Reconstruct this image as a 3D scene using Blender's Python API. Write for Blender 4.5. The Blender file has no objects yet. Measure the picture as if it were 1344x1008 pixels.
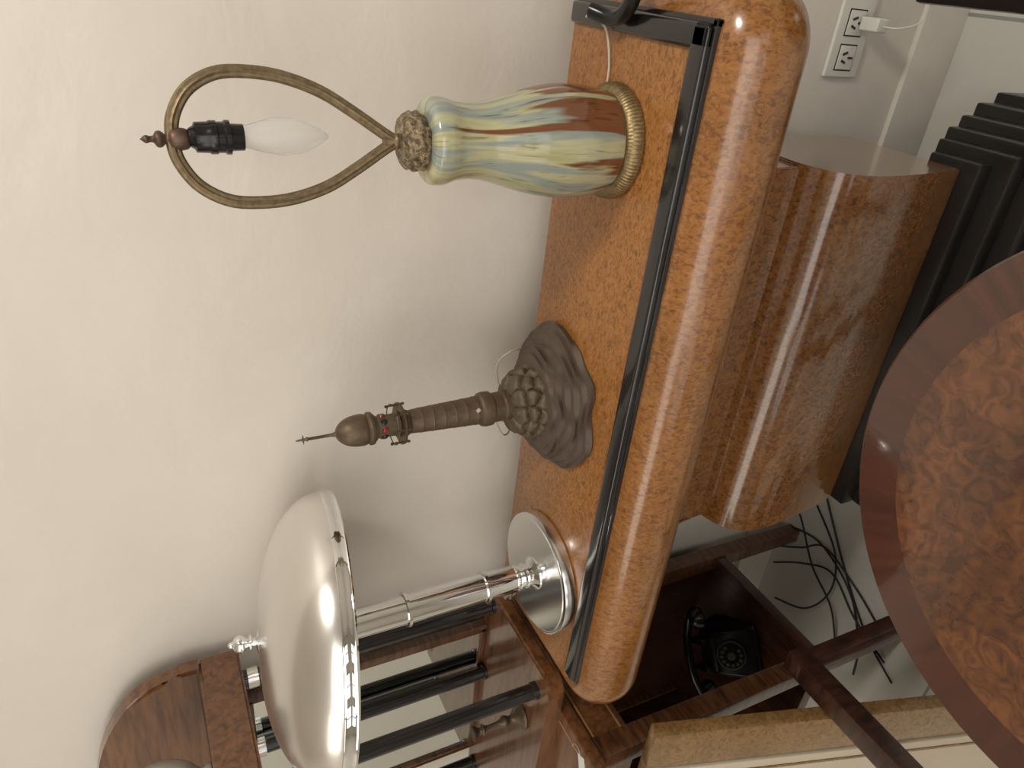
import bpy, bmesh, math, random
from mathutils import Vector, Matrix, noise
random.seed(4)
sc=bpy.context.scene
try:
    sc.view_settings.view_transform='Standard'
except Exception: pass
FLOOR=-0.135; WALLY=1.19; TOP=0.91

# ---------------------------------------------------------------- materials
def new_mat(name):
    m=bpy.data.materials.new(name); m.use_nodes=True
    nt=m.node_tree; b=nt.nodes['Principled BSDF']; return m,nt,b
def ramp(nt,stops):
    r=nt.nodes.new('ShaderNodeValToRGB'); e=r.color_ramp.elements
    while len(e)<len(stops): e.new(0.5)
    for i,(p,c) in enumerate(stops): e[i].position=p; e[i].color=(*c,1)
    return r
def plain(name,col,rough=0.5,metal=0.0,coat=0.0,bump=0.0,bscale=60,var=0.0,trans=0.0,ior=1.45):
    m,nt,b=new_mat(name)
    b.inputs['Base Color'].default_value=(*col,1); b.inputs['Roughness'].default_value=rough
    b.inputs['Metallic'].default_value=metal; b.inputs['Coat Weight'].default_value=coat
    b.inputs['Coat Roughness'].default_value=0.08
    b.inputs['Transmission Weight'].default_value=trans; b.inputs['IOR'].default_value=ior
    tc=nt.nodes.new('ShaderNodeTexCoord'); n=nt.nodes.new('ShaderNodeTexNoise')
    n.inputs['Scale'].default_value=bscale; n.inputs['Detail'].default_value=5
    nt.links.new(tc.outputs['Object'],n.inputs['Vector'])
    if bump>0:
        bp=nt.nodes.new('ShaderNodeBump'); bp.inputs['Strength'].default_value=bump; bp.inputs['Distance'].default_value=0.01
        nt.links.new(n.outputs['Fac'],bp.inputs['Height']); nt.links.new(bp.outputs['Normal'],b.inputs['Normal'])
    if var>0:
        mx=nt.nodes.new('ShaderNodeMix'); mx.data_type='RGBA'
        rr=ramp(nt,[(0.35,(0,0,0)),(0.65,(1,1,1))]); nt.links.new(n.outputs['Fac'],rr.inputs['Fac'])
        mx.inputs[6].default_value=(*[c*(1-var) for c in col],1); mx.inputs[7].default_value=(*[min(1,c*(1+var)) for c in col],1)
        nt.links.new(rr.outputs['Color'],mx.inputs[0]); nt.links.new(mx.outputs[2],b.inputs['Base Color'])
    return m
def wood(name,cd,cm,cl,scale=(40,40,40),rot=(0,0,0),dist=1.0,rough=0.28,coat=0.6,big=3.0,bigamt=0.35,coatr=0.12,det=3):
    m,nt,b=new_mat(name)
    tc=nt.nodes.new('ShaderNodeTexCoord'); mp=nt.nodes.new('ShaderNodeMapping')
    mp.inputs['Scale'].default_value=scale; mp.inputs['Rotation'].default_value=rot
    nt.links.new(tc.outputs['Object'],mp.inputs['Vector'])
    n=nt.nodes.new('ShaderNodeTexNoise'); n.inputs['Scale'].default_value=1; n.inputs['Detail'].default_value=det
    n.inputs['Distortion'].default_value=dist; n.inputs['Roughness'].default_value=0.55
    nt.links.new(mp.outputs['Vector'],n.inputs['Vector'])
    r=ramp(nt,[(0.33,cd),(0.48,cm),(0.64,cl)])
    nt.links.new(n.outputs['Fac'],r.inputs['Fac'])
    n2=nt.nodes.new('ShaderNodeTexNoise'); n2.inputs['Scale'].default_value=big; n2.inputs['Detail'].default_value=4; n2.inputs['Distortion'].default_value=1.0
    nt.links.new(tc.outputs['Object'],n2.inputs['Vector'])
    r2=ramp(nt,[(0.32,(1-bigamt,)*3),(0.68,(1,1,1))])
    nt.links.new(n2.outputs['Fac'],r2.inputs['Fac'])
    mx=nt.nodes.new('ShaderNodeMix'); mx.data_type='RGBA'; mx.blend_type='MULTIPLY'; mx.inputs[0].default_value=1
    nt.links.new(r.outputs['Color'],mx.inputs[6]); nt.links.new(r2.outputs['Color'],mx.inputs[7])
    nt.links.new(mx.outputs[2],b.inputs['Base Color'])
    b.inputs['Roughness'].default_value=rough; b.inputs['Coat Weight'].default_value=coat; b.inputs['Coat Roughness'].default_value=coatr
    return m
M={}
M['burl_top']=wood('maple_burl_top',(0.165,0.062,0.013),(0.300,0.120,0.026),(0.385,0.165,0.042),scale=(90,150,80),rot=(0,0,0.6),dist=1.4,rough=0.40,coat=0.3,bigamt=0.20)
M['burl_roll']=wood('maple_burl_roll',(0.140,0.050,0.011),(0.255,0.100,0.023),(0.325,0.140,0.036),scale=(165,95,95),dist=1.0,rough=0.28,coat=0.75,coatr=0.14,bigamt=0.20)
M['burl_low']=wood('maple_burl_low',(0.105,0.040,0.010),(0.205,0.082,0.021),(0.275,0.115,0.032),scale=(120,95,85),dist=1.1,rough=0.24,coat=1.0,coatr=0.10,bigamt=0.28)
M['walnut']=wood('brown_wood',(0.055,0.020,0.008),(0.11,0.042,0.016),(0.17,0.070,0.028),scale=(14,14,90),dist=0.6)
M['walnut_h']=wood('brown_wood_level',(0.09,0.034,0.013),(0.155,0.062,0.023),(0.21,0.088,0.034),scale=(9,70,70),dist=0.5,bigamt=0.25)
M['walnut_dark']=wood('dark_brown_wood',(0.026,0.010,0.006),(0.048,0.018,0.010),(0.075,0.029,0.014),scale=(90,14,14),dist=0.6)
M['mahog']=wood('mahogany_dark',(0.022,0.009,0.006),(0.040,0.015,0.010),(0.065,0.024,0.015),scale=(20,90,20),dist=0.6)
M['tburl']=wood('walnut_burl_disc',(0.070,0.023,0.009),(0.115,0.039,0.013),(0.165,0.060,0.020),scale=(34,34,34),dist=2.0,rough=0.16,coat=1.0,coatr=0.05,big=6,bigamt=0.45,det=4)
M['pburl']=wood('ochre_burl',(0.15,0.078,0.024),(0.225,0.125,0.042),(0.28,0.165,0.06),scale=(60,60,60),dist=2)
M['black']=plain('black_lacquer',(0.010,0.009,0.009),0.18,coat=0.6)
M['blackm']=plain('black_stepped',(0.014,0.012,0.011),0.3,bump=0.05)
M['bakelite']=plain('black_bakelite',(0.008,0.008,0.009),0.22)
M['gem']=plain('dark_jewel',(0.02,0.02,0.025),0.15)
M['rubber']=plain('black_rubber',(0.012,0.012,0.012),0.5)
M['chrome']=plain('polished_chrome',(0.84,0.85,0.86),0.04,metal=1)
M['satin']=plain('satin_chrome',(0.80,0.785,0.76),0.24,metal=1)
M['satinb']=plain('brushed_chrome',(0.82,0.82,0.81),0.20,metal=1)
M['reflector']=plain('white_reflector',(0.75,0.73,0.70),0.5)
M['bronze']=plain('dark_bronze',(0.125,0.090,0.060),0.48,metal=0.6,bump=0.08,bscale=130,var=0.10)
M['bronzeb']=plain('brown_patinated_metal',(0.095,0.068,0.052),0.6,metal=0.15,bump=0.06,bscale=60,var=0.08)
M['rock']=plain('bronze_rock',(0.110,0.083,0.054),0.55,metal=0.35,bump=0.12,bscale=120,var=0.15)
M['capm']=plain('mottled_brass_cap',(0.25,0.19,0.12),0.5,metal=0.5,bump=0.8,bscale=140,var=0.6)
M['brass']=plain('aged_brass',(0.27,0.20,0.10),0.42,metal=0.8,bump=0.1,bscale=150,var=0.2)
M['brassd']=plain('dark_brass',(0.20,0.148,0.085),0.48,metal=0.65,bump=0.1,bscale=150,var=0.2)
M['rust']=plain('rusty_bronze',(0.12,0.075,0.055),0.5,metal=0.6,var=0.3)
M['white']=plain('white_plastic',(0.66,0.65,0.60),0.35)
M['paper']=plain('white_paper',(0.75,0.75,0.72),0.7)
M['grey']=plain('dull_grey',(0.05,0.05,0.048),0.5)
M['darkslot']=plain('socket_slot',(0.03,0.03,0.03),0.6)
M['cream']=plain('cream_fabric',(0.50,0.43,0.33),0.8,bump=0.1,bscale=300)
M['cord']=plain('pale_cord',(0.48,0.42,0.32),0.5)
M['cordg']=plain('grey_cord',(0.22,0.2,0.17),0.5)
M['red']=plain('red_jewel',(0.22,0.012,0.012),0.12,coat=0.5)
M['mirror']=plain('mirror_glass',(0.72,0.75,0.72),0.02,metal=1)
M['globe']=plain('cream_glass',(0.26,0.235,0.20),0.2,coat=0.5)
M['bulb']=plain('bulb_glass',(0.86,0.85,0.82),0.10,trans=0.72,ior=1.15)
M['inlay']=plain('pale_inlay',(0.38,0.22,0.09),0.3)
def wallmat():
    m,nt,b=new_mat('plaster_wall')
    tc=nt.nodes.new('ShaderNodeTexCoord')
    n=nt.nodes.new('ShaderNodeTexNoise'); n.inputs['Scale'].default_value=1.6; n.inputs['Detail'].default_value=4
    nt.links.new(tc.outputs['Object'],n.inputs['Vector'])
    r=ramp(nt,[(0.3,(0.65,0.60,0.535)),(0.7,(0.72,0.675,0.61))])
    nt.links.new(n.outputs['Fac'],r.inputs['Fac']); nt.links.new(r.outputs['Color'],b.inputs['Base Color'])
    b.inputs['Roughness'].default_value=0.5
    mp=nt.nodes.new('ShaderNodeMapping'); mp.inputs['Scale'].default_value=(5,1,6.5); mp.inputs['Rotation'].default_value=(0,0.5,0)
    nt.links.new(tc.outputs['Object'],mp.inputs['Vector'])
    n2=nt.nodes.new('ShaderNodeTexNoise'); n2.inputs['Scale'].default_value=1; n2.inputs['Detail'].default_value=5; n2.inputs['Roughness'].default_value=0.52; n2.inputs['Distortion'].default_value=0.3
    nt.links.new(mp.outputs['Vector'],n2.inputs['Vector'])
    n3=nt.nodes.new('ShaderNodeTexNoise'); n3.inputs['Scale'].default_value=35; n3.inputs['Detail'].default_value=2
    nt.links.new(tc.outputs['Object'],n3.inputs['Vector'])
    ad=nt.nodes.new('ShaderNodeMath'); ad.operation='MULTIPLY_ADD'; ad.inputs[1].default_value=0.06
    nt.links.new(n3.outputs['Fac'],ad.inputs[0]); nt.links.new(n2.outputs['Fac'],ad.inputs[2])
    bp=nt.nodes.new('ShaderNodeBump'); bp.inputs['Strength'].default_value=0.36; bp.inputs['Distance'].default_value=0.014
    nt.links.new(ad.outputs[0],bp.inputs['Height']); nt.links.new(bp.outputs['Normal'],b.inputs['Normal'])
    return m
M['wall']=wallmat()
def bandmat():
    m,nt,b=new_mat('mahogany_band'); N=nt.nodes; L=nt.links
    tc=N.new('ShaderNodeTexCoord'); sp=N.new('ShaderNodeSeparateXYZ'); L.new(tc.outputs['Object'],sp.inputs[0])
    at=N.new('ShaderNodeMath'); at.operation='ARCTAN2'; L.new(sp.outputs['Y'],at.inputs[0]); L.new(sp.outputs['X'],at.inputs[1])
    le=N.new('ShaderNodeVectorMath'); le.operation='LENGTH'; L.new(tc.outputs['Object'],le.inputs[0])
    cb=N.new('ShaderNodeCombineXYZ'); L.new(at.outputs[0],cb.inputs[0]); L.new(le.outputs['Value'],cb.inputs[1])
    mp=N.new('ShaderNodeMapping'); mp.inputs['Scale'].default_value=(26,12,1); L.new(cb.outputs[0],mp.inputs['Vector'])
    n=N.new('ShaderNodeTexNoise'); n.inputs['Scale'].default_value=1; n.inputs['Detail'].default_value=4; L.new(mp.outputs['Vector'],n.inputs['Vector'])
    r=ramp(nt,[(0.3,(0.042,0.011,0.006)),(0.7,(0.072,0.020,0.009))]); L.new(n.outputs['Fac'],r.inputs['Fac'])
    L.new(r.outputs['Color'],b.inputs['Base Color']); b.inputs['Roughness'].default_value=0.16; b.inputs['Coat Weight'].default_value=1; b.inputs['Coat Roughness'].default_value=0.05
    return m
M['band']=bandmat()
def floormat():
    m,nt,b=new_mat('tile_floor')
    tc=nt.nodes.new('ShaderNodeTexCoord'); br=nt.nodes.new('ShaderNodeTexBrick')
    br.offset=0; br.inputs['Scale'].default_value=1; br.inputs['Brick Width'].default_value=0.6; br.inputs['Row Height'].default_value=0.6
    br.inputs['Mortar Size'].default_value=0.004
    br.inputs['Color1'].default_value=(0.60,0.59,0.54,1); br.inputs['Color2'].default_value=(0.57,0.56,0.51,1); br.inputs['Mortar'].default_value=(0.3,0.29,0.27,1)
    nt.links.new(tc.outputs['Object'],br.inputs['Vector']); nt.links.new(br.outputs['Color'],b.inputs['Base Color'])
    b.inputs['Roughness'].default_value=0.25
    return m
M['floor']=floormat()
def glaze():
    m,nt,b=new_mat('drip_glaze'); N=nt.nodes; L=nt.links
    tc=N.new('ShaderNodeTexCoord'); sp=N.new('ShaderNodeSeparateXYZ'); L.new(tc.outputs['Object'],sp.inputs[0])
    at=N.new('ShaderNodeMath'); at.operation='ARCTAN2'; L.new(sp.outputs['Y'],at.inputs[0]); L.new(sp.outputs['X'],at.inputs[1])
    co=N.new('ShaderNodeMath'); co.operation='COSINE'; L.new(at.outputs[0],co.inputs[0])
    si=N.new('ShaderNodeMath'); si.operation='SINE'; L.new(at.outputs[0],si.inputs[0])
    cb=N.new('ShaderNodeCombineXYZ'); L.new(co.outputs[0],cb.inputs[0]); L.new(si.outputs[0],cb.inputs[1]); L.new(sp.outputs['Z'],cb.inputs[2])
    def streak(sx,sz,loc,det,dist):
        mp=N.new('ShaderNodeMapping'); mp.inputs['Scale'].default_value=(sx,sx,sz); mp.inputs['Location'].default_value=loc; L.new(cb.outputs[0],mp.inputs['Vector'])
        n=N.new('ShaderNodeTexNoise'); n.inputs['Scale'].default_value=1; n.inputs['Detail'].default_value=det; n.inputs['Distortion'].default_value=dist
        L.new(mp.outputs['Vector'],n.inputs['Vector']); return n
    n=streak(2.6,5.0,(0.3,5,0),3,0.25)
    r=ramp(nt,[(0.25,(0.26,0.21,0.10)),(0.37,(0.38,0.36,0.19)),(0.46,(0.44,0.42,0.25)),(0.53,(0.28,0.32,0.27)),(0.59,(0.24,0.28,0.26)),(0.67,(0.40,0.39,0.24)),(0.78,(0.44,0.41,0.24))])
    L.new(n.outputs['Fac'],r.inputs['Fac'])
    n2=streak(2.4,4.0,(7.3,1.7,0),3.0,0.25)
    s=N.new('ShaderNodeMath'); s.operation='MULTIPLY_ADD'; s.inputs[1].default_value=-4.0; s.inputs[2].default_value=0.24; L.new(sp.outputs['Z'],s.inputs[0])
    cs=N.new('ShaderNodeMath'); cs.operation='MULTIPLY_ADD'; cs.inputs[1].default_value=0.26; L.new(co.outputs[0],cs.inputs[0]); L.new(s.outputs[0],cs.inputs[2])
    a=N.new('ShaderNodeMath'); a.operation='MULTIPLY_ADD'; a.inputs[1].default_value=3.4; a.inputs[2].default_value=-1.68; L.new(n2.outputs['Fac'],a.inputs[0])
    ad=N.new('ShaderNodeMath'); ad.operation='ADD'; L.new(cs.outputs[0],ad.inputs[0]); L.new(a.outputs[0],ad.inputs[1])
    rr=ramp(nt,[(0.0,(0,0,0)),(0.16,(1,1,1))]); L.new(ad.outputs[0],rr.inputs['Fac'])
    mx=N.new('ShaderNodeMix'); mx.data_type='RGBA'; L.new(rr.outputs['Color'],mx.inputs[0]); L.new(r.outputs['Color'],mx.inputs[6]); mx.inputs[7].default_value=(0.165,0.064,0.026,1)
    sp2=streak(14,20,(1,2,3),4,0.6); rs=ramp(nt,[(0.30,(0.5,0.42,0.30)),(0.42,(1,1,1))]); L.new(sp2.outputs['Fac'],rs.inputs['Fac'])
    m2=N.new('ShaderNodeMix'); m2.data_type='RGBA'; m2.blend_type='MULTIPLY'; m2.inputs[0].default_value=0.8; L.new(mx.outputs[2],m2.inputs[6]); L.new(rs.outputs['Color'],m2.inputs[7])
    L.new(m2.outputs[2],b.inputs['Base Color']); b.inputs['Roughness'].default_value=0.13; b.inputs['Coat Weight'].default_value=0.5
    return m
M['glaze']=glaze()

# ---------------------------------------------------------------- builders
def mkobj(name,bm,mat,parent=None,smooth=True,autos=40,label=None):
    me=bpy.data.meshes.new(name)
    bmesh.ops.recalc_face_normals(bm,faces=bm.faces[:])
    bm.to_mesh(me); bm.free()
    me.materials.append(M[mat] if isinstance(mat,str) else mat)
    ob=bpy.data.objects.new(name,me); sc.collection.objects.link(ob)
    if smooth:
        me.polygons.foreach_set('use_smooth',[True]*len(me.polygons))
        try: me.set_sharp_from_angle(angle=math.radians(autos))
        except Exception: pass
    if parent: ob.parent=parent
    if label: ob['label']=label
    return ob
def thing(name,loc,label,cat,group=None):
    e=bpy.data.objects.new(name,None); e.location=loc; e.empty_display_size=0.05
    sc.collection.objects.link(e); e['label']=label; e['category']=cat
    if group: e['group']=group
    return e
def tag(ob,label,cat):
    ob['label']=label; ob['category']=cat; return ob
def struct(ob): ob['kind']='structure'; return ob
def add_box(bm,x0,x1,y0,y1,z0,z1,bev=0.0,seg=2,mtx=None):
    vs=[bm.verts.new(p) for p in [(x0,y0,z0),(x1,y0,z0),(x1,y1,z0),(x0,y1,z0),(x0,y0,z1),(x1,y0,z1),(x1,y1,z1),(x0,y1,z1)]]
    fs=[bm.faces.new([vs[i] for i in f]) for f in [(0,3,2,1),(4,5,6,7),(0,1,5,4),(1,2,6,5),(2,3,7,6),(3,0,4,7)]]
    geom=vs
    if bev>0:
        es=list({e for f in fs for e in f.edges})
        r=bmesh.ops.bevel(bm,geom=es,offset=bev,segments=seg,affect='EDGES',profile=0.6)
        geom=list({v for v in r['verts']})
    if mtx is not None: bmesh.ops.transform(bm,matrix=mtx,verts=[v for v in geom if v.is_valid])
    return geom
def box(name,dims,mat,parent=None,bev=0.003,**k):
    bm=bmesh.new(); add_box(bm,*dims,bev=bev); return mkobj(name,bm,mat,parent,**k)
def add_lathe(bm,prof,seg=64,cx=0,cy=0,fn=None,cap=True,mtx=None):
    rings=[];new=[]
    for (r,z) in prof:
        if r<1e-6:
            v=bm.verts.new((cx,cy,z)); rings.append([v]); new.append(v)
        else:
            ring=[]
            for i in range(seg):
                t=2*math.pi*i/seg; rr=r*(fn(t,z,r) if fn else 1)
                ring.append(bm.verts.new((cx+rr*math.cos(t),cy+rr*math.sin(t),z)))
            rings.append(ring); new+=ring
    for a,b in zip(rings,rings[1:]):
        if len(a)==1 and len(b)==1: continue
        for i in range(seg):
            j=(i+1)%seg
            if len(a)==1: bm.faces.new((a[0],b[i],b[j]))
            elif len(b)==1: bm.faces.new((a[i],a[j],b[0]))
            else: bm.faces.new((a[i],a[j],b[j],b[i]))
    if cap:
        if len(rings[0])>1: bm.faces.new(rings[0][::-1])
        if len(rings[-1])>1: bm.faces.new(rings[-1])
    if mtx is not None: bmesh.ops.transform(bm,matrix=mtx,verts=new)
    return new
def lathe(name,prof,mat,parent=None,seg=64,cx=0,cy=0,fn=None,cap=True,mtx=None,**k):
    bm=bmesh.new(); add_lathe(bm,prof,seg,cx,cy,fn,cap,mtx); return mkobj(name,bm,mat,parent,**k)
def catmull(pts,n=8,closed=False):
    P=[Vector(p) for p in pts]; out=[]
    m=len(P); rng=range(m if closed else m-1)
    for i in rng:
        if closed: p0,p1,p2,p3=P[(i-1)%m],P[i],P[(i+1)%m],P[(i+2)%m]
        else: p0,p1,p2,p3=P[max(i-1,0)],P[i],P[i+1],P[min(i+2,m-1)]
        for k in range(n):
            t=k/n
            out.append(0.5*((2*p1)+(-p0+p2)*t+(2*p0-5*p1+4*p2-p3)*t*t+(-p0+3*p1-3*p2+p3)*t**3))
    if not closed: out.append(P[-1])
    return out
def smoothprof(prof,n=6):
    return [(max(p.x,0),p.z) for p in catmull([(r,0,z) for r,z in prof],n)]
def add_tube(bm,pts,r,seg=10,closed=False,flat=None,rf=None):
    P=[Vector(p) for p in pts]; n=len(P); rings=[]
    up=None
    for i in range(n):
        if closed: t=(P[(i+1)%n]-P[(i-1)%n])
        else: t=(P[min(i+1,n-1)]-P[max(i-1,0)])
        t.normalize()
        if up is None:
            up=Vector((0,0,1)) if abs(t.z)<0.9 else Vector((1,0,0))
            if flat is not None: up=Vector(flat)
        a=t.cross(up)
        if a.length<1e-5: a=t.cross(Vector((0.3,1,0.2)))
        a.normalize(); b=a.cross(t).normalized(); up=b if flat is None else up
        ring=[]
        for k in range(seg):
            th=2*math.pi*k/seg; q=(rf(th) if rf else 1)
            if isinstance(r,tuple): ra,rb=r
            else: ra=rb=r
            ring.append(bm.verts.new(P[i]+a*ra*q*math.cos(th)+b*rb*q*math.sin(th)))
        rings.append(ring)
    m=n if closed else n-1
    for i in range(m):
        A=rings[i];B=rings[(i+1)%n]
        for k in range(seg):
            j=(k+1)%seg; bm.faces.new((A[k],A[j],B[j],B[k]))
    if not closed:
        bm.faces.new(rings[0][::-1]); bm.faces.new(rings[-1])
def tube(name,pts,r,mat,parent=None,n=8,seg=10,closed=False,flat=None,rf=None,**k):
    bm=bmesh.new(); add_tube(bm,catmull(pts,n,closed),r,seg,closed,flat,rf); return mkobj(name,bm,mat,parent,**k)
def prism_x(name,poly,x0,x1,mat,parent=None,bev=0.004,**k):
    bm=bmesh.new()
    A=[bm.verts.new((x0,y,z)) for y,z in poly]; B=[bm.verts.new((x1,y,z)) for y,z in poly]
    n=len(poly)
    for i in range(n):
        j=(i+1)%n; bm.faces.new((A[i],A[j],B[j],B[i]))
    fa=bm.faces.new(A[::-1]); fb=bm.faces.new(B)
    if bev>0:
        bmesh.ops.bevel(bm,geom=list(fa.edges)+list(fb.edges),offset=bev,segments=3,affect='EDGES')
    return mkobj(name,bm,mat,parent,**k)
def outline(x0,x1,y0,yb,rc,o,na=10):
    p=[(x1+o,yb)]
    for i in range(na+1):
        t=-math.pi/2*i/na; p.append((x1-rc+(rc+o)*math.cos(t),y0+rc+(rc+o)*math.sin(t)))
    for i in range(na+1):
        t=-math.pi/2-math.pi/2*i/na; p.append((x0+rc+(rc+o)*math.cos(t),y0+rc+(rc+o)*math.sin(t)))
    p.append((x0-o,yb)); return p
def loft(name,prof,args,mat,parent=None,**k):
    bm=bmesh.new(); rings=[[bm.verts.new((x,y,z)) for x,y in outline(*args,o)] for o,z in prof]
    for A,B in zip(rings,rings[1:]):
        n=len(A)
        for i in range(n):
            j=(i+1)%n; bm.faces.new((A[i],A[j],B[j],B[i]))
    bm.faces.new(rings[0][::-1]); bm.faces.new(rings[-1])
    return mkobj(name,bm,mat,parent,**k)

# ---------------------------------------------------------------- room
struct(box('wall_back',(-3.6,2.6,WALLY,WALLY+0.12,FLOOR,3.0),'wall',bev=0))
struct(box('wall_left',(-3.72,-3.6,-3.2,WALLY+0.12,FLOOR,3.0),'wall',bev=0))
struct(box('wall_right',(2.6,2.72,-3.2,WALLY+0.12,FLOOR,3.0),'wall',bev=0))
struct(box('floor',(-3.72,2.72,-3.32,WALLY+0.12,FLOOR-0.1,FLOOR),'floor',bev=0))
struct(box('ceiling',(-3.72,2.72,-3.32,WALLY+0.12,3.0,3.1),'wall',bev=0))
struct(box('baseboard_back',(-3.6,2.6,WALLY-0.014,WALLY,FLOOR,0.0),'wall',bev=0.003))
bm=bmesh.new()
xs=[-3.72,-3.0,-1.6,-1.2,0.2,0.7,2.1,2.72]
for a_,b_ in ((0,1),(2,3),(4,5),(6,7)): add_box(bm,xs[a_],xs[b_],-3.32,-3.2,FLOOR,3.0)
for a_,b_ in ((1,2),(3,4),(5,6)):
    add_box(bm,xs[a_],xs[b_],-3.32,-3.2,FLOOR,0.75); add_box(bm,xs[a_],xs[b_],-3.32,-3.2,2.3,3.0)
struct(mkobj('wall_front',bm,'wall',smooth=False))  # unseen wall behind the camera; its openings are added for reflections
for wi,(a_,b_) in enumerate(((1,2),(3,4),(5,6))):  # unseen windows, added to give the chrome and mirror bright reflections
    bm=bmesh.new(); x0,x1=xs[a_],xs[b_]; xm=(x0+x1)/2
    for d in ((x0,x0+.05,.75,2.3),(x1-.05,x1,.75,2.3),(x0,x1,.75,.8),(x0,x1,2.25,2.3),(xm-.02,xm+.02,.75,2.3),(x0,x1,1.5,1.54)):
        add_box(bm,d[0],d[1],-3.29,-3.23,d[2],d[3])
    struct(mkobj('added_window_%d'%(wi+1),bm,'walnut_dark',smooth=False))

# outlet
e=thing('wall_outlet',(-0.062,WALLY,0.198),'white double wall socket plate with a charger plugged in','socket')
bm=bmesh.new(); add_box(bm,-0.08,0.08,-0.009,0,-0.047,0.047,bev=0.004,seg=3); mkobj('socket_plate',bm,'white',e)
for cx in (-0.041,0.024):
    box('socket_gap',(cx-0.0255,cx+0.0255,-0.0098,-0.008,-0.0245,0.0245),'darkslot',e,bev=0.0005,label='dark outline around the socket')
    bm=bmesh.new(); add_box(bm,cx-0.023,cx+0.023,-0.012,-0.008,-0.022,0.022,bev=0.002); s=mkobj('socket_insert',bm,'white',e)
    bm=bmesh.new()
    for dx,dz,a in ((-0.008,0.007,0.35),(0.008,0.007,-0.35),(0,-0.01,0)):
        add_box(bm,-0.0022,0.0022,-0.0135,-0.0115,-0.0065,0.0065,mtx=Matrix.Translation((cx+dx,0,dz))@Matrix.Rotation(a,4,'Y'))
    mkobj('socket_slots',bm,'darkslot',s)
ch=thing('phone_charger',(-0.038,WALLY-0.0136,0.18),'small white charger plugged into the wall socket','charger')
bm=bmesh.new(); add_box(bm,-0.012,0.014,-0.045,0,-0.02,0.012,bev=0.004,seg=3); mkobj('charger_body',bm,'white',ch)
tube('charger_cable',[(0,-0.044,-0.006),(0.0,-0.07,-0.02),(0.015,-0.09,-0.05),(0.05,-0.08,-0.06),(0.10,-0.06,-0.03),(0.16,-0.05,0.02)],0.0018,'white',ch)

# ---------------------------------------------------------------- sideboard
sb=thing('sideboard',(0,0,0),'golden burl wood sideboard with rounded front and black edging','sideboard')
prof=[(-0.02,0.762)]+[(0.056*math.cos(t)-0.0,0.838+0.067*math.sin(t)) for t in [math.radians(a) for a in range(-84,91,6)]]+[(-0.03,0.9055)]
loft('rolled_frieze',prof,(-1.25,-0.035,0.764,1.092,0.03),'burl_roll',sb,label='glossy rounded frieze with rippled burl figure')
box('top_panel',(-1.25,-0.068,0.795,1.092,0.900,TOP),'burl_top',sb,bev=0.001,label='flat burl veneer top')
bm=bmesh.new()
add_box(bm,-1.222,-0.040,0.766,0.797,0.900,0.919,bev=0.006,seg=3)
add_box(bm,-0.071,-0.040,0.766,1.092,0.900,0.919,bev=0.006,seg=3)
add_box(bm,-1.226,-0.034,0.760,0.770,0.898,0.911,bev=0.002)
add_box(bm,-0.044,-0.034,0.760,1.092,0.898,0.911,bev=0.002)
mkobj('black_edging',bm,'black',sb,label='ebonised black edging strip')
poly=[(0.80,0.775),(0.815,0.74),(0.845,0.70),(0.875,0.66),(0.888,0.62),(0.888,0.555),(1.085,0.555),(1.085,0.775)]
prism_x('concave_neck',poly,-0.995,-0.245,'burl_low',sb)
ys=[(p.x,p.z) for p in catmull([(0.900,0,0.567),(0.872,0,0.562),(0.843,0,0.550),(0.820,0,0.530),(0.807,0,0.503),(0.802,0,0.470),(0.802,0,0.42),(0.808,0,0.36),(0.818,0,0.295),(0.832,0,0.229)],5)]
poly=ys+[(1.09,0.229),(1.09,0.567)]
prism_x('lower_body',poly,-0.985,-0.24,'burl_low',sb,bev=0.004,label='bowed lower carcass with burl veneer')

pl=thing('stepped_plinth',(0,0,0),'black stepped wooden plinth under the sideboard','plinth')
steps=[(0.0,0.190,0.228),(0.022,0.150,0.190),(0.042,0.095,0.150),(0.062,0.03,0.095),(0.085,-0.05,0.03),(0.105,FLOOR,-0.05)]
bm=bmesh.new()
for o,z0,z1 in steps:
    add_box(bm,-0.985,-0.225+o*0.9,0.80-o*1.6,0.90+o*0.9,z0,z1,bev=0.006,seg=2)
mkobj('plinth_steps',bm,'blackm',pl)

# ---------------------------------------------------------------- pottery lamp
px,py=-0.2155,0.937
p=thing('pottery_table_lamp',(px,py,TOP),'drip-glazed ceramic lamp without shade, brass harp and bare candle bulb','table lamp')
lathe('brass_foot',[(0,0),(0.079,0),(0.0820,0.003),(0.0815,0.012),(0.078,0.018),(0.074,0.022),(0.069,0.0245),(0.06,0.025),(0,0.025)],'brass',p,seg=384,
      fn=lambda t,z,r:1+0.007*math.sin(t*96) if 0.002<z<0.023 else 1,label='finely ribbed brass foot ring')
vp=smoothprof([(0.050,0.022),(0.068,0.024),(0.0730,0.034),(0.0770,0.065),(0.0780,0.095),(0.0755,0.122),(0.0695,0.152),(0.0595,0.186),(0.0520,0.212),(0.0492,0.235),(0.0508,0.256),(0.0548,0.270),(0.0565,0.280),(0.0545,0.292),(0.045,0.298),(0.02,0.298)],6)
lathe('vase_body',[(0,0.022)]+vp+[(0,0.298)],'glaze',p,seg=96,label='waisted ceramic body with cream, blue and rust drip glaze')
def rocky(t,z,r): return 1+0.16*noise.noise(Vector((math.cos(t)*4,math.sin(t)*4,z*120)))
lathe('vase_cap',smoothprof([(0.0,0.296),(0.027,0.297),(0.0345,0.302),(0.0365,0.314),(0.033,0.324),(0.022,0.331),(0.0,0.332)],4),'capm',p,seg=72,fn=rocky,label='rough mottled brass cap')
lathe('harp_stem',[(0.009,0.33),(0.010,0.336),(0.007,0.34),(0.007,0.352),(0.0,0.354)],'brassd',p,seg=24)
cyl=Matrix.Rotation(math.radians(16),4,'Z')
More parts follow.
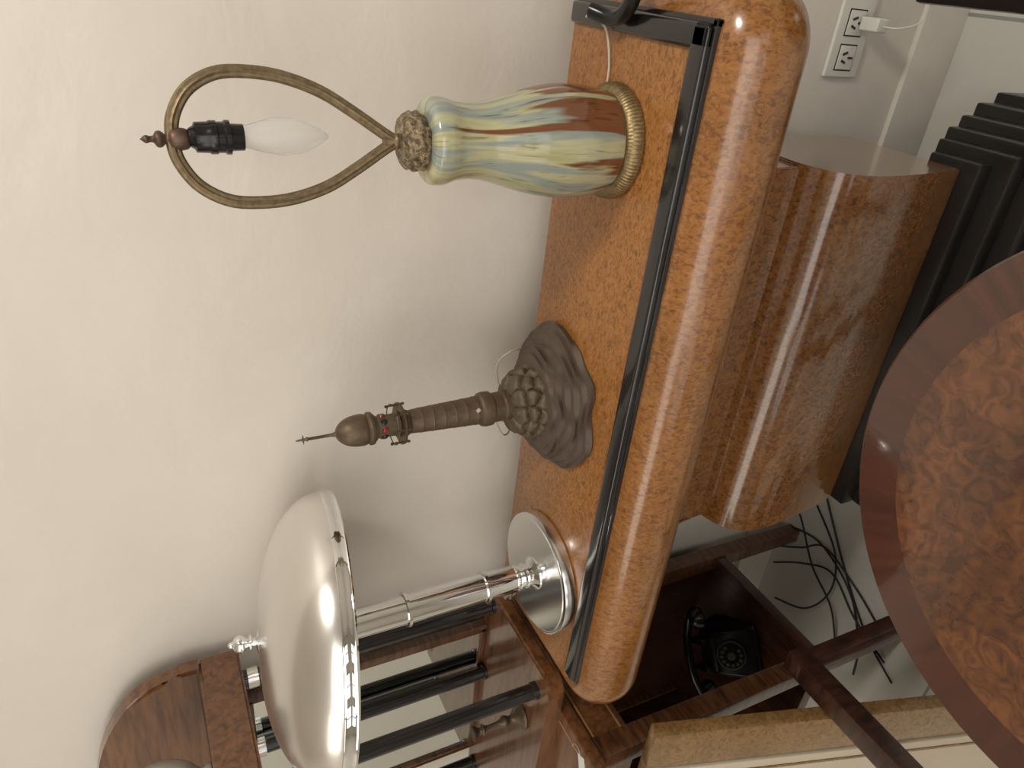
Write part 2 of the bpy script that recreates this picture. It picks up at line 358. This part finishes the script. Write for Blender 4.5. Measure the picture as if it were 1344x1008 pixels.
hp=[(0.0,0.335),(0.010,0.352),(0.035,0.390),(0.057,0.428),(0.071,0.470),(0.0755,0.510),(0.072,0.547),(0.054,0.578),(0.026,0.596),(0.0,0.600)]
full=[(x,0,z) for x,z in hp]+[(-x*0.96,0,z) for x,z in hp[::-1][1:]]
full=[cyl@Vector((x+0.004*max(0,(z-.33))*3,0,z)) for x,_,z in full]
flatn=cyl@Vector((0,1,0))
tube('harp',full,(0.0070,0.0064),'brassd',p,n=8,seg=32,flat=flatn,rf=lambda th:1+0.10*math.cos(8*th),label='ribbed teardrop brass harp')
lathe('finial',smoothprof([(0.0,0.581),(0.010,0.583),(0.0125,0.592),(0.011,0.601),(0.006,0.604),(0.005,0.607),(0.009,0.612),(0.0085,0.617),(0.004,0.62),(0.0035,0.624),(0.0045,0.628),(0,0.634)],3),'rust',p,seg=24,cx=0.003)
lathe('bulb_socket',[(0,0.583),(0.010,0.583),(0.013,0.578),(0.0170,0.576),(0.0175,0.562),(0.0190,0.560),(0.0190,0.553),(0.0175,0.552),(0.0175,0.545),(0.0195,0.543),(0.0195,0.538),(0.0155,0.537),(0.015,0.523),(0,0.523)],'bakelite',p,seg=40,cx=0.005,label='black bulb socket')
lathe('candle_bulb',smoothprof([(0,0.526),(0.0125,0.525),(0.0135,0.517),(0.0172,0.506),(0.0205,0.494),(0.0218,0.482),(0.0212,0.466),(0.0175,0.450),(0.0112,0.436),(0.0055,0.427),(0.002,0.423),(0,0.4225)],4),'bulb',p,seg=40,cx=0.006,label='frosted candle-shaped bulb')
tube('lamp_cord',[(0.075,0.03,0.006),(0.10,0.035,0.004),(0.135,0.04,0.01),(0.153,0.045,0.02),(0.16,0.05,0.045)],0.0018,'cord',p)

bp_=thing('cord_switch',(-0.035,0.93,TOP+0.0125),'black curved plastic cord switch on the sideboard corner','switch')
bm=bmesh.new(); add_tube(bm,catmull([(-0.012,0.05,0.03),(-0.018,0.02,0.012),(-0.006,-0.01,0.012),(0.02,-0.03,0.018),(0.04,-0.03,0.03)],8),0.011,16); mkobj('switch_body',bm,'bakelite',bp_)
tube('switch_cable',[(0.04,-0.03,0.03),(0.07,-0.02,0.05),(0.12,0.0,0.06)],0.004,'rubber',bp_)

# ---------------------------------------------------------------- lighthouse lamp
lx,ly=-0.6855,0.982
l=thing('lighthouse_lamp',(lx,ly,TOP),'dark bronze lighthouse-shaped lamp on a rocky stepped base','table lamp')
bm=bmesh.new(); seg=180; rings=[]
lay=[(0.99,0.0),(1.0,0.004),(0.99,0.012),(0.935,0.013),(0.925,0.021),(0.865,0.022),(0.855,0.030),(0.795,0.031),(0.780,0.039),(0.715,0.040),(0.700,0.048),(0.63,0.050),(0.60,0.056),(0.5,0.058),(0.3,0.060)]
for k,(s,z) in enumerate(lay):
    ring=[]
    for i in range(seg):
        t=2*math.pi*i/seg; kk=(k//2)
        w=1+0.055*noise.noise(Vector((math.cos(t)*2.1,math.sin(t)*2.1,kk*0.40)))*2+0.010*math.sin(5*t+kk*1.3)+0.006*math.sin(11*t-kk*1.9)
        rr=0.130*s*w
        ring.append(bm.verts.new((rr*math.cos(t)*1.03,rr*math.sin(t),z+(0.0010*math.sin(4*t+kk) if z>0.003 else 0))))
    rings.append(ring)
for A,B in zip(rings,rings[1:]):
    for i in range(seg):
        j=(i+1)%seg; bm.faces.new((A[i],A[j],B[j],B[i]))
bm.faces.new(rings[0][::-1]); bm.faces.new(rings[-1])
mkobj('terraced_base',bm,'bronzeb',l,autos=28,label='terraced wavy brown metal base')
bm=bmesh.new(); seg=200; NZ=50
cells=[]
for lev,(R0,zz,cnt) in enumerate([(0.068,0.058,12),(0.063,0.080,11),(0.046,0.098,8)]):
    for i in range(cnt):
        t=2*math.pi*(i+0.5*(lev%2))/cnt+random.uniform(-.1,.1)
        cells.append(Vector((R0*math.cos(t),R0*math.sin(t),zz+random.uniform(-.003,.003))))
rings=[]
for k in range(NZ+1):
    u=k/NZ; a=u*math.pi/2
    r0=0.062*math.cos(a)**0.6 if u<1 else 0.0; z0=0.045+0.060*math.sin(a)
    ring=[]
    for i in range(seg):
        t=2*math.pi*i/seg; q=Vector((r0*math.cos(t),r0*math.sin(t),z0))
        ds=sorted((q-c).length for c in cells)[:2]
        edge=min((ds[1]-ds[0])/0.016,1.0)
        n_=Vector((math.cos(t)*math.cos(a*0.8),math.sin(t)*math.cos(a*0.8),math.sin(a)*0.6))
        q=q+n_*(0.010*(math.sin(edge*math.pi/2)**0.6)-0.003+0.0015*noise.noise(q*110))
        ring.append(bm.verts.new(q))
    rings.append(ring)
for A,B in zip(rings,rings[1:]):
    for i in range(seg):
        j=(i+1)%seg; bm.faces.new((A[i],A[j],B[j],B[i]))
bm.faces.new(rings[0][::-1]); bm.faces.new(rings[-1])
mkobj('rock_mound',bm,'rock',l,autos=60,label='fused bronze boulders around the tower foot')
tp=[(0,0.095),(0.0275,0.096),(0.0270,0.112),(0.0282,0.113),(0.0275,0.116),(0.0266,0.117),(0.0262,0.136),(0.0305,0.139),(0.0312,0.150),(0.0295,0.157),(0.0256,0.161)]
for i in range(6): 
    z=0.168+i*0.02; r=0.0254-(z-0.162)*0.038
    tp+=[(r,z),(r+0.0005,z+0.001),(r-0.0003,z+0.003)]
tp+=[(0.0200,0.288),(0.0225,0.293),(0.0225,0.298),(0,0.298)]
tower=lathe('tower_shaft',tp,'bronze',l,seg=48,autos=25)
for t,z in ((-0.95,0.215),(-0.75,0.272)):
    bm=bmesh.new(); r=0.0242-(z-.162)*.036
    add_box(bm,-0.0012,0.0012,-0.0025,0.0025,-0.0045,0.0045,mtx=Matrix.Translation((r*math.cos(t),r*math.sin(t),z))@Matrix.Rotation(t,4,'Z'))
    mkobj('tower_window',bm,'bronzeb',tower)
bm=bmesh.new(); t=-1.0; add_box(bm,-0.0008,0.0008,-0.003,0.003,-0.0035,0.0035,mtx=Matrix.Translation((0.0252*math.cos(t),0.0252*math.sin(t),0.170))@Matrix.Rotation(t,4,'Z')@Matrix.Rotation(0.5,4,'X'))
mkobj('pale_patch',bm,'cord',tower,label='small pale patch')
GR=0.0345
bm=bmesh.new()
add_lathe(bm,[(0.0,0.294),(0.022,0.295),(0.0305,0.300),(GR+0.001,0.301),(GR+0.0015,0.305),(0.0,0.306)],48)
for i in range(8):
    t=2*math.pi*(i+.3)/8
    add_lathe(bm,[(0.0015,0.300),(0.0015,0.316),(0.0028,0.318),(0.0028,0.320),(0,0.322)],8,cx=GR*math.cos(t),cy=GR*math.sin(t))
    add_lathe(bm,[(0,0.294),(0.0024,0.296),(0.0024,0.299),(0,0.301)],8,cx=GR*math.cos(t),cy=GR*math.sin(t))
add_tube(bm,[(GR*math.cos(2*math.pi*i/40),GR*math.sin(2*math.pi*i/40),0.3155) for i in range(40)],0.0009,6,True)
mkobj('gallery',bm,'bronze',l,label='railed bronze gallery')
lan=lathe('lantern',[(0,0.306),(0.0215,0.307),(0.0215,0.312),(0.019,0.314),(0.019,0.345),(0.0225,0.347),(0.0225,0.350),(0,0.351)],'rock',l,seg=24)
for i in range(8):
    t=math.radians(-78+45*i)
    lathe('jewel',[(0,-0.003),(0.0050,-0.002),(0.0056,0),(0.0040,0.0028),(0,0.004)],'red' if i%2==0 else 'gem',lan,seg=20,
          mtx=Matrix.Translation((0.0188*math.cos(t),0.0188*math.sin(t),0.334))@Matrix.Rotation(t,4,'Z')@Matrix.Rotation(math.pi/2,4,'Y'),label='red glass jewel' if i%2==0 else 'black glass jewel')
lathe('dome_roof',smoothprof([(0,0.349),(0.024,0.350),(0.0275,0.354),(0.0275,0.358),(0.0245,0.361),(0.026,0.365),(0.0265,0.372),(0.025,0.385),(0.0205,0.398),(0.012,0.408),(0.0045,0.412),(0.0035,0.416),(0,0.417)],3),'bronze',l,seg=40)
bm=bmesh.new(); add_lathe(bm,[(0.0042,0.411),(0.0028,0.415),(0.0024,0.455),(0.004,0.457),(0.0022,0.46),(0.0016,0.472),(0,0.476)],12)
for k in range(4):
    t=k*math.pi/2+0.5
    add_lathe(bm,[(0.002,0),(0,0.009)],6,mtx=Matrix.Translation((0,0,0.463))@Matrix.Rotation(t,4,'Z')@Matrix.Rotation(math.pi/2,4,'Y'))
mkobj('spire',bm,'bronze',l)
tube('lamp_cord',[(0.0,0.06,0.06),(-0.04,0.085,0.075),(-0.075,0.075,0.06),(-0.095,0.05,0.065),(-0.085,0.03,0.09),(-0.05,0.05,0.10),(-0.02,0.08,0.08),(0.03,0.09,0.085),(0.06,0.085,0.06),(0.05,0.10,0.02),(0.03,0.108,0.004)],0.0017,'cord',l)

# ---------------------------------------------------------------- chrome mushroom lamp
cx,cy=-1.0721,0.9294
c=thing('chrome_mushroom_lamp',(cx,cy,TOP),'chrome table lamp with a wide domed metal shade','table lamp')
lathe('lamp_base',[(0,0),(0.123,0),(0.126,0.003),(0.126,0.020),(0.124,0.0245),(0.1195,0.026),(0.117,0.0255),(0.1155,0.027),(0.03,0.028),(0.0,0.028)],'satinb',c,seg=128,label='round brushed chrome base')
lathe('lamp_stem',[(0.034,0.026),(0.034,0.030),(0.027,0.034),(0.022,0.038),(0.021,0.045),(0.0255,0.048),(0.0255,0.052),(0.022,0.055),(0.022,0.062),(0.0255,0.064),(0.0255,0.068),(0.022,0.071),(0.0268,0.075),
   (0.0270,0.134),(0.0325,0.135),(0.0325,0.141),(0.0270,0.142),(0.0275,0.296),(0.0330,0.297),(0.0330,0.303),(0.0275,0.304),(0.0275,0.405),(0.031,0.408),(0.031,0.43),(0.012,0.432),(0.008,0.545),(0,0.546)],'chrome',c,seg=64,cap=False,autos=30)
tax=Vector((0.49,-0.87,0)).normalized(); rax=Vector((0.87,0.49,0)).normalized()
Tsh=Matrix.Translation((0,0,0.443))@Matrix.Rotation(math.radians(-4.0),4,rax)@Matrix.Rotation(math.radians(-6.5),4,tax)@Matrix.Translation((0,0,-0.447))
outer=[(0.2500,0.441),(0.2512,0.447)]
for a in range(0,91,5):
    t=math.radians(a); outer.append((0.2512*math.cos(t)**0.84 if a<90 else 0.0,0.450+0.119*math.sin(t)**1.0))
bm=bmesh.new(); add_lathe(bm,outer,128,cap=False,mtx=Tsh)
sh=mkobj('lamp_shade',bm,'satin',c,autos=60,label='satin chrome dome shade with polished rim')
inner=[(r*0.982,z-0.004) for r,z in outer[1:-1]]+[(0,outer[-1][1]-0.004)]
bm=bmesh.new(); add_lathe(bm,[(0.244,0.440)]+inner,96,cap=False,mtx=Tsh); mkobj('reflector_lining',bm,'reflector',sh,label='white lining added inside the shade to pale reflections')  # unseen white underside, added so the chrome base reflects paler
bm=bmesh.new(); add_lathe(bm,[(0.2455,0.4360),(0.2520,0.4360),(0.2535,0.4385),(0.2520,0.4410),(0.2525,0.4490),(0.2535,0.4550),(0.2525,0.4590),(0.2505,0.4600),(0.2490,0.450),(0.2455,0.4360)],160,cap=False,mtx=Tsh)
mkobj('shade_rim',bm,'chrome',sh,label='polished chrome rim')
lathe('shade_finial',smoothprof([(0,0.562),(0.020,0.5625),(0.022,0.568),(0.014,0.571),(0.008,0.573),(0.0075,0.578),(0.0135,0.580),(0.0135,0.583),(0.008,0.586),(0.013,0.591),(0.0155,0.598),(0.012,0.607),(0.006,0.611),(0.005,0.616),(0,0.619)],3),'chrome',c,seg=32,mtx=Tsh)
k=thing('coiled_cord',(-1.225,1.035,TOP+0.001),'grey twisted cord bundle beside the chrome lamp base','cord')
bm=bmesh.new()
pts=[]
for i in range(40):
    t=i/40*2*math.pi*4
    pts.append((0.026*math.cos(t)*(0.6+0.4*math.sin(i)),0.014*math.sin(t),0.006+0.010+0.012*math.sin(t*0.37)))
add_tube(bm,catmull([(-0.02,0.02,0.004)]+pts+[(0.02,0.04,0.004)],4),0.003,8); mkobj('cord_loops',bm,'cordg',k)

# ---------------------------------------------------------------- side table under the columned stand
t_=thing('side_table',(0,0,0),'brown inlaid wooden side table with open lower shelf beside the sideboard','table')
X1=-1.42; X0=-2.05; Y0=0.70; Y1=1.155; TT=0.8795
box('table_top',(X0-0.02,X1+0.012,Y0-0.02,Y1,0.850,TT),'walnut_h',t_,bev=0.005)
bm=bmesh.new()
add_box(bm,X0+0.01,X1-0.006,Y0+0.008,Y0+0.03,0.752,0.851); add_box(bm,X1-0.03,X1-0.006,Y0+0.02,Y1-0.01,0.752,0.851)
add_box(bm,X0+0.01,X0+0.03,Y0+0.02,Y1-0.01,0.752,0.851); mkobj('apron',bm,'walnut_h',t_)
bm=bmesh.new(); add_box(bm,X1-0.0062,X1-0.0045,Y0+0.03,Y1-0.03,0.765,0.769); add_box(bm,X1-0.0062,X1-0.0045,Y0+0.03,Y1-0.03,0.834,0.838)
add_box(bm,X0+0.02,X1-0.02,Y0+0.010,Y0+0.0135,TT-0.001,TT+0.0006); add_box(bm,X1-0.022,X1-0.0185,Y0+0.01,Y1-0.02,TT-0.001,TT+0.0006); mkobj('inlay_line',bm,'inlay',t_)
for (lx0,ly0) in ((X1-0.055,Y0),(X1-0.055,Y1-0.055),(X0,Y0),(X0,Y1-0.055)):
    bm=bmesh.new(); g=add_box(bm,lx0,lx0+0.055,ly0,ly0+0.053,FLOOR,0.851,bev=0.004)
    for v in bm.verts:
        if v.co.z<0.2:
            v.co.x=lx0+0.028+(v.co.x-lx0-0.028)*0.75; v.co.y=ly0+0.027+(v.co.y-ly0-0.027)*0.75
    mkobj('table_leg',bm,'walnut',t_)
box('lower_shelf',(X0+0.01,X1-0.01,Y0+0.015,Y1-0.01,0.165,0.198),'walnut_dark',t_,bev=0.003)
box('back_panel',(X0+0.05,X1-0.05,Y1-0.03,Y1-0.015,0.198,0.752),'walnut_dark',t_,bev=0.001)
box('inner_side',(X0+0.03,X0+0.045,Y0+0.05,Y1-0.03,0.198,0.752),'walnut_dark',t_,bev=0.001)
pt=thing('paper_tag',(-1.452,0.722,TT+0.0008),'small white paper tag lying on the side table','tag')
bm=bmesh.new(); add_box(bm,-0.022,0.022,-0.012,0.012,0,0.0008,mtx=Matrix.Rotation(0.4,4,'Z')); tg=mkobj('tag_card',bm,'paper',pt)
tube('tag_string',[(0.018,0.008,0.001),(0.030,0.020,0.002),(0.026,0.035,0.002),(0.010,0.040,0.002)],0.0007,'cord',pt,seg=6)

ph=thing('rotary_telephone',(-1.613,0.945,0.1985),'black bakelite rotary dial telephone on the lower shelf','telephone')
ph.rotation_euler=(0,0,math.radians(35)); ph.scale=(1.05,1.05,1.05)
bm=bmesh.new(); 
sec=[(-0.09,0),(0.075,0),(0.075,0.035),(0.055,0.085),(0.03,0.098),(-0.015,0.092),(-0.07,0.03),(-0.09,0.015)]
A=[bm.verts.new((-0.072 if z<.05 else -0.052,y,z)) for y,z in sec];B=[bm.verts.new((0.072 if z<.05 else 0.052,y,z)) for y,z in sec]
for i in range(len(sec)):
    j=(i+1)%len(sec); bm.faces.new((A[i],A[j],B[j],B[i]))
bm.faces.new(A[::-1]); bm.faces.new(B); bmesh.ops.bevel(bm,geom=bm.edges[:],offset=0.008,segments=3,affect='EDGES')
mkobj('telephone_body',bm,'bakelite',ph,autos=60)
dm=Matrix.Translation((0,-0.046,0.064))@Matrix.Rotation(math.radians(48),4,'X')
dial=lathe('dial',[(0,-0.004),(0.038,-0.004),(0.038,0.003),(0.035,0.006),(0.0,0.006)],'grey',ph,seg=48,mtx=dm,label='dull grey-ringed dial')
bm=bmesh.new(); add_lathe(bm,[(0,0.006),(0.0335,0.0062),(0.0325,0.009),(0.0,0.009)],40,mtx=dm); mkobj('finger_wheel',bm,'bakelite',dial)
bm=bmesh.new()
for i in range(10):
    t=math.radians(30+i*30); add_lathe(bm,[(0,0.0085),(0.0050,0.0088),(0.0045,0.0102),(0,0.0102)],12,mtx=dm@Matrix.Translation((0.0245*math.cos(t),0.0245*math.sin(t),0)))
add_lathe(bm,[(0,0.0085),(0.011,0.0088),(0.010,0.0104),(0,0.0104)],20,mtx=dm)
mkobj('dial_numbers',bm,'grey',dial)
bm=bmesh.new()
for sx in (-1,1): add_box(bm,sx*0.035-0.008,sx*0.035+0.008,0.0,0.05,0.085,0.118,bev=0.004)
mkobj('cradle',bm,'bakelite',ph)
bm=bmesh.new(); add_tube(bm,catmull([(-0.10,0.025,0.128),(-0.05,0.025,0.143),(0,0.025,0.146),(0.05,0.025,0.143),(0.10,0.025,0.128)],6),0.011,14)
for sx in (-1,1): add_lathe(bm,[(0,0),(0.028,0),(0.031,0.008),(0.024,0.024),(0.012,0.034),(0,0.036)],28,mtx=Matrix.Translation((sx*0.098,0.018,0.098)))
mkobj('handset',bm,'bakelite',ph)

# ---------------------------------------------------------------- columned mirror stand
m_=thing('columned_mirror_stand',(0,0,0),'brown wooden mirror stand with black columns and arched crown','mirror')
def slab(name,args,z0,z1,mat,bev=0.008):
    bm=bmesh.new(); pts=outline(*args,0)
    lo=[bm.verts.new((x,y,z0)) for x,y in pts]; hi=[bm.verts.new((x,y,z1)) for x,y in pts]
    for i in range(len(pts)):
        j=(i+1)%len(pts); bm.faces.new((lo[i],lo[j],hi[j],hi[i]))
    fl=bm.faces.new(lo[::-1]); fh=bm.faces.new(hi)
    if bev: bmesh.ops.bevel(bm,geom=list(fh.edges)+list(fl.edges),offset=bev,segments=3,affect='EDGES')
    return mkobj(name,bm,mat,m_)
slab('stand_base',(-2.02,-1.318,0.825,1.153,0.04),0.8802,0.919,'walnut_h')
for (x,y) in ((-1.350,1.108),(-1.379,0.876),(-1.587,1.108),(-1.97,1.108),(-1.97,0.876)):
    lathe('column',[(0.020,0.918),(0.020,0.928),(0.0175,0.930),(0.0175,1.482),(0.020,1.484),(0.020,1.498)],'black',m_,seg=32,cx=x,cy=y,label='black lacquered column')
    lathe('column_collar',[(0.0215,1.466),(0.0215,1.487)],'satin',m_,seg=32,cx=x,cy=y,label='grey metal collar')
slab('lintel',(-2.02,-1.305,0.836,1.153,0.03),1.496,1.576,'walnut_h',0.006)
bm=bmesh.new(); prof2=[(-1.30,1.575),(-1.30,1.61)]
for i in range(25):
    t=math.pi*i/24; prof2.append((-1.66+0.352*math.cos(t),1.615+0.19*math.sin(t)**0.9))
prof2+=[(-2.02,1.61),(-2.02,1.575)]
A=[bm.verts.new((x,1.120,z)) for x,z in prof2];B=[bm.verts.new((x,1.152,z)) for x,z in prof2]
for i in range(len(prof2)):
    j=(i+1)%len(prof2); bm.faces.new((A[i],A[j],B[j],B[i]))
fa=bm.faces.new(A); bm.faces.new(B[::-1]); bmesh.ops.bevel(bm,geom=list(fa.edges),offset=0.006,segments=2,affect='EDGES')
mkobj('arched_crest',bm,'walnut_h',m_)
bm=bmesh.new()
for d in ((-1.463,-1.437,1.128,1.150,0.918,1.497),(-1.93,-1.91,1.128,1.150,0.918,1.497),(-1.91,-1.45,1.128,1.150,0.918,0.934),(-1.91,-1.45,1.128,1.150,1.480,1.497)):
    add_box(bm,*d,bev=0.003)
mkobj('mirror_frame',bm,'walnut',m_)
box('mirror_plate',(-1.915,-1.450,1.134,1.144,0.93,1.485),'mirror',m_,bev=0.0)
gl=thing('cream_glass_globe',(-1.385,0.93,1.5765),'cream glass lamp globe standing on the mirror crown','lamp globe')
lathe('globe_body',smoothprof([(0,0),(0.03,0.0),(0.034,0.008),(0.03,0.02),(0.052,0.045),(0.064,0.085),(0.057,0.13),(0.035,0.16),(0.03,0.175),(0.034,0.18)],5),'globe',gl,seg=48)
v3=thing('brass_candlestick',(-1.515,0.915,0.9195),'turned dark brass candlestick on the mirror stand','candlestick')
lathe('candlestick_body',smoothprof([(0,0),(0.030,0),(0.031,0.006),(0.018,0.016),(0.008,0.03),(0.014,0.045),(0.007,0.06),(0.006,0.09),(0.013,0.10),(0.007,0.108),(0.016,0.12),(0.017,0.125),(0,0.125)],4),'bronze',v3,seg=32)

# ---------------------------------------------------------------- round table
rt=thing('round_table',(-0.431,0.172,0),'round mahogany table with cross-banded rim and burl centre','table')
R_=0.331
lathe('table_rim',[(0,0.722),(R_-0.02,0.722),(R_-0.004,0.728),(R_,0.736),(R_-0.002,0.746),(R_-0.006,0.75),(0.268,0.7502),(0.0,0.7502)],'band',rt,seg=160,label='dark mahogany crossbanded rim')
lathe('table_disc',[(0,0.7498),(0.272,0.7498),(0.272,0.7505),(0,0.7505)],'tburl',rt,seg=128,label='reddish burl veneer centre')
lathe('pedestal',smoothprof([(0.05,0.722),(0.045,0.69),(0.03,0.62),(0.04,0.5),(0.055,0.38),(0.04,0.3),(0.05,0.2),(0.06,0.1),(0.05,0.06)],4),'mahog',rt,seg=40)
for i in range(3):
    t=math.radians(90+120*i); d=Vector((math.cos(t),math.sin(t),0))
    tube('foot',[d*0.03+Vector((0,0,0.13)),d*0.12+Vector((0,0,0.07)),d*0.2+Vector((0,0,-0.06)),d*0.27+Vector((0,0,FLOOR+0.02))],0.02,'mahog',rt)

# ---------------------------------------------------------------- low dark frame stool
st=thing('dark_wood_stool',(0,0,0),'dark mahogany stool frame with bare rails','stool')
for (x,y) in ((-1.176,0.60),(-0.66,0.598),(-1.176,0.18),(-0.66,0.40)):
    bm=bmesh.new(); add_box(bm,x-0.017,x+0.017,y-0.017,y+0.017,FLOOR,0.50,bev=0.004); mkobj('leg',bm,'mahog',st)
for d in ((-1.199,-1.153,0.16,0.622,0.455,0.499),(-0.68,-0.64,0.38,0.615,0.455,0.497)):
    box('rail',d,'mahog',st)
box('stretcher',(-1.17,-0.66,0.20,0.23,0.30,0.33),'mahog',st)

lp=thing('leaning_panel',(0,0,0),'cream upholstered panel with ochre burl border leaning back','panel')
a=math.atan2(0.174,0.607)
Tm=Matrix.Translation((-1.205,0.593,0.839))@Matrix.Rotation(-a,4,'X')
L_=(0.839-FLOOR)/math.cos(a)-0.012
bm=bmesh.new()
add_box(bm,-0.100,0,0,0.03,-L_,0,bev=0.004); add_box(bm,-0.55,-0.505,0,0.03,-L_,0,bev=0.004); add_box(bm,-0.51,-0.095,0,0.03,-0.02,0,bev=0.003); add_box(bm,-0.51,-0.095,0,0.03,-L_,-L_+0.06,bev=0.003)
bmesh.ops.transform(bm,matrix=Tm,verts=bm.verts[:]); mkobj('burl_border',bm,'pburl',lp,label='ochre burl veneer border')
bm=bmesh.new(); add_box(bm,-0.508,-0.104,-0.004,0.024,-L_+0.06,-0.021,bev=0.003,seg=3)
bmesh.ops.transform(bm,matrix=Tm,verts=bm.verts[:]); mkobj('cream_cushion',bm,'cream',lp,label='cream fabric infill')
bm=bmesh.new(); add_box(bm,-0.132,-0.125,-0.0062,0.0,-L_+0.065,-0.03,bev=0.001)
bmesh.ops.transform(bm,matrix=Tm,verts=bm.verts[:]); mkobj('piping',bm,'pburl',lp,label='tan piping line')

bs=thing('black_stool',(0,0,0),'glossy black square stool with thin top','stool')
box('seat',(0.006,0.40,0.35,0.75,0.565,0.60),'black',bs,bev=0.006)
for x,y in ((0.05,0.40),(0.36,0.40),(0.05,0.70),(0.36,0.70)):
    lathe('leg',[(0.014,FLOOR),(0.016,0.566)],'black',bs,seg=20,cx=x,cy=y)

zf=FLOOR+0.006
cab=[[(-1.19,1.12),(-1.30,1.03),(-1.42,0.93),(-1.55,0.80),(-1.62,0.68)],
     [(-1.43,1.14),(-1.40,1.02),(-1.47,0.88),(-1.60,0.80),(-1.70,0.78)],
     [(-1.59,1.15),(-1.50,1.05),(-1.45,0.95),(-1.52,0.84),(-1.58,0.72)],
     [(-1.70,1.10),(-1.62,0.98),(-1.50,0.93),(-1.38,0.96),(-1.30,1.08)],
     [(-1.52,1.15),(-1.44,1.06),(-1.38,0.99),(-1.42,0.86),(-1.50,0.76)],
     [(-1.34,1.15),(-1.36,1.08),(-1.46,1.00),(-1.53,0.90),(-1.66,0.86)]]
for i,pp in enumerate(cab):
    o=tube('power_cable',[(x,y,zf+0.008*i*(1 if 0<q<4 else 0.2)) for q,(x,y) in enumerate(pp)],0.0030,'rubber')
    tag(o,'black power cable lying on the floor by the wall','cable'); o['group']='black cables on the floor'

# ---------------------------------------------------------------- lights
def area(name,loc,tgt,size,power,col):
    ld=bpy.data.lights.new(name,'AREA'); ld.shape='DISK' if size<0.6 else 'SQUARE'; ld.size=size; ld.energy=power; ld.color=col
    o=bpy.data.objects.new(name,ld); sc.collection.objects.link(o); o.location=loc
    o.rotation_euler=(Vector(tgt)-Vector(loc)).to_track_quat('-Z','Y').to_euler(); return o
area('ceiling_lamp_key',(1.2,0.25,2.85),(-0.4,0.95,0.9),0.45,28,(1,0.95,0.87))
area('ceiling_lamp_front',(-0.5,-1.4,2.9),(-0.7,0.8,0.6),2.8,66,(1,0.96,0.90))
area('ceiling_lamp_side',(-2.5,-1.0,2.9),(-2.1,1.0,1.4),1.6,24,(1,0.92,0.80))
w=bpy.data.worlds.new('World'); sc.world=w; w.use_nodes=True
w.node_tree.nodes['Background'].inputs[0].default_value=(1.0,0.98,0.95,1); w.node_tree.nodes['Background'].inputs[1].default_value=1.5

# ---------------------------------------------------------------- camera
Dn=Vector((0.0996,-0.4372,-0.8939)).normalized(); F=Vector((-0.4956,0.7572,-0.4254)).normalized()
Z=-F; X=(Dn-Z*Dn.dot(Z)).normalized(); Y=Z.cross(X)
cam=bpy.data.cameras.new('camera'); co=bpy.data.objects.new('camera',cam); sc.collection.objects.link(co)
mt=Matrix((X,Y,Z)).transposed().to_4x4(); mt.translation=(0,0,1.56); co.matrix_world=mt
cam.sensor_fit='HORIZONTAL'; cam.sensor_width=36; cam.lens=36*965/1344; cam.clip_start=0.02
sc.camera=co
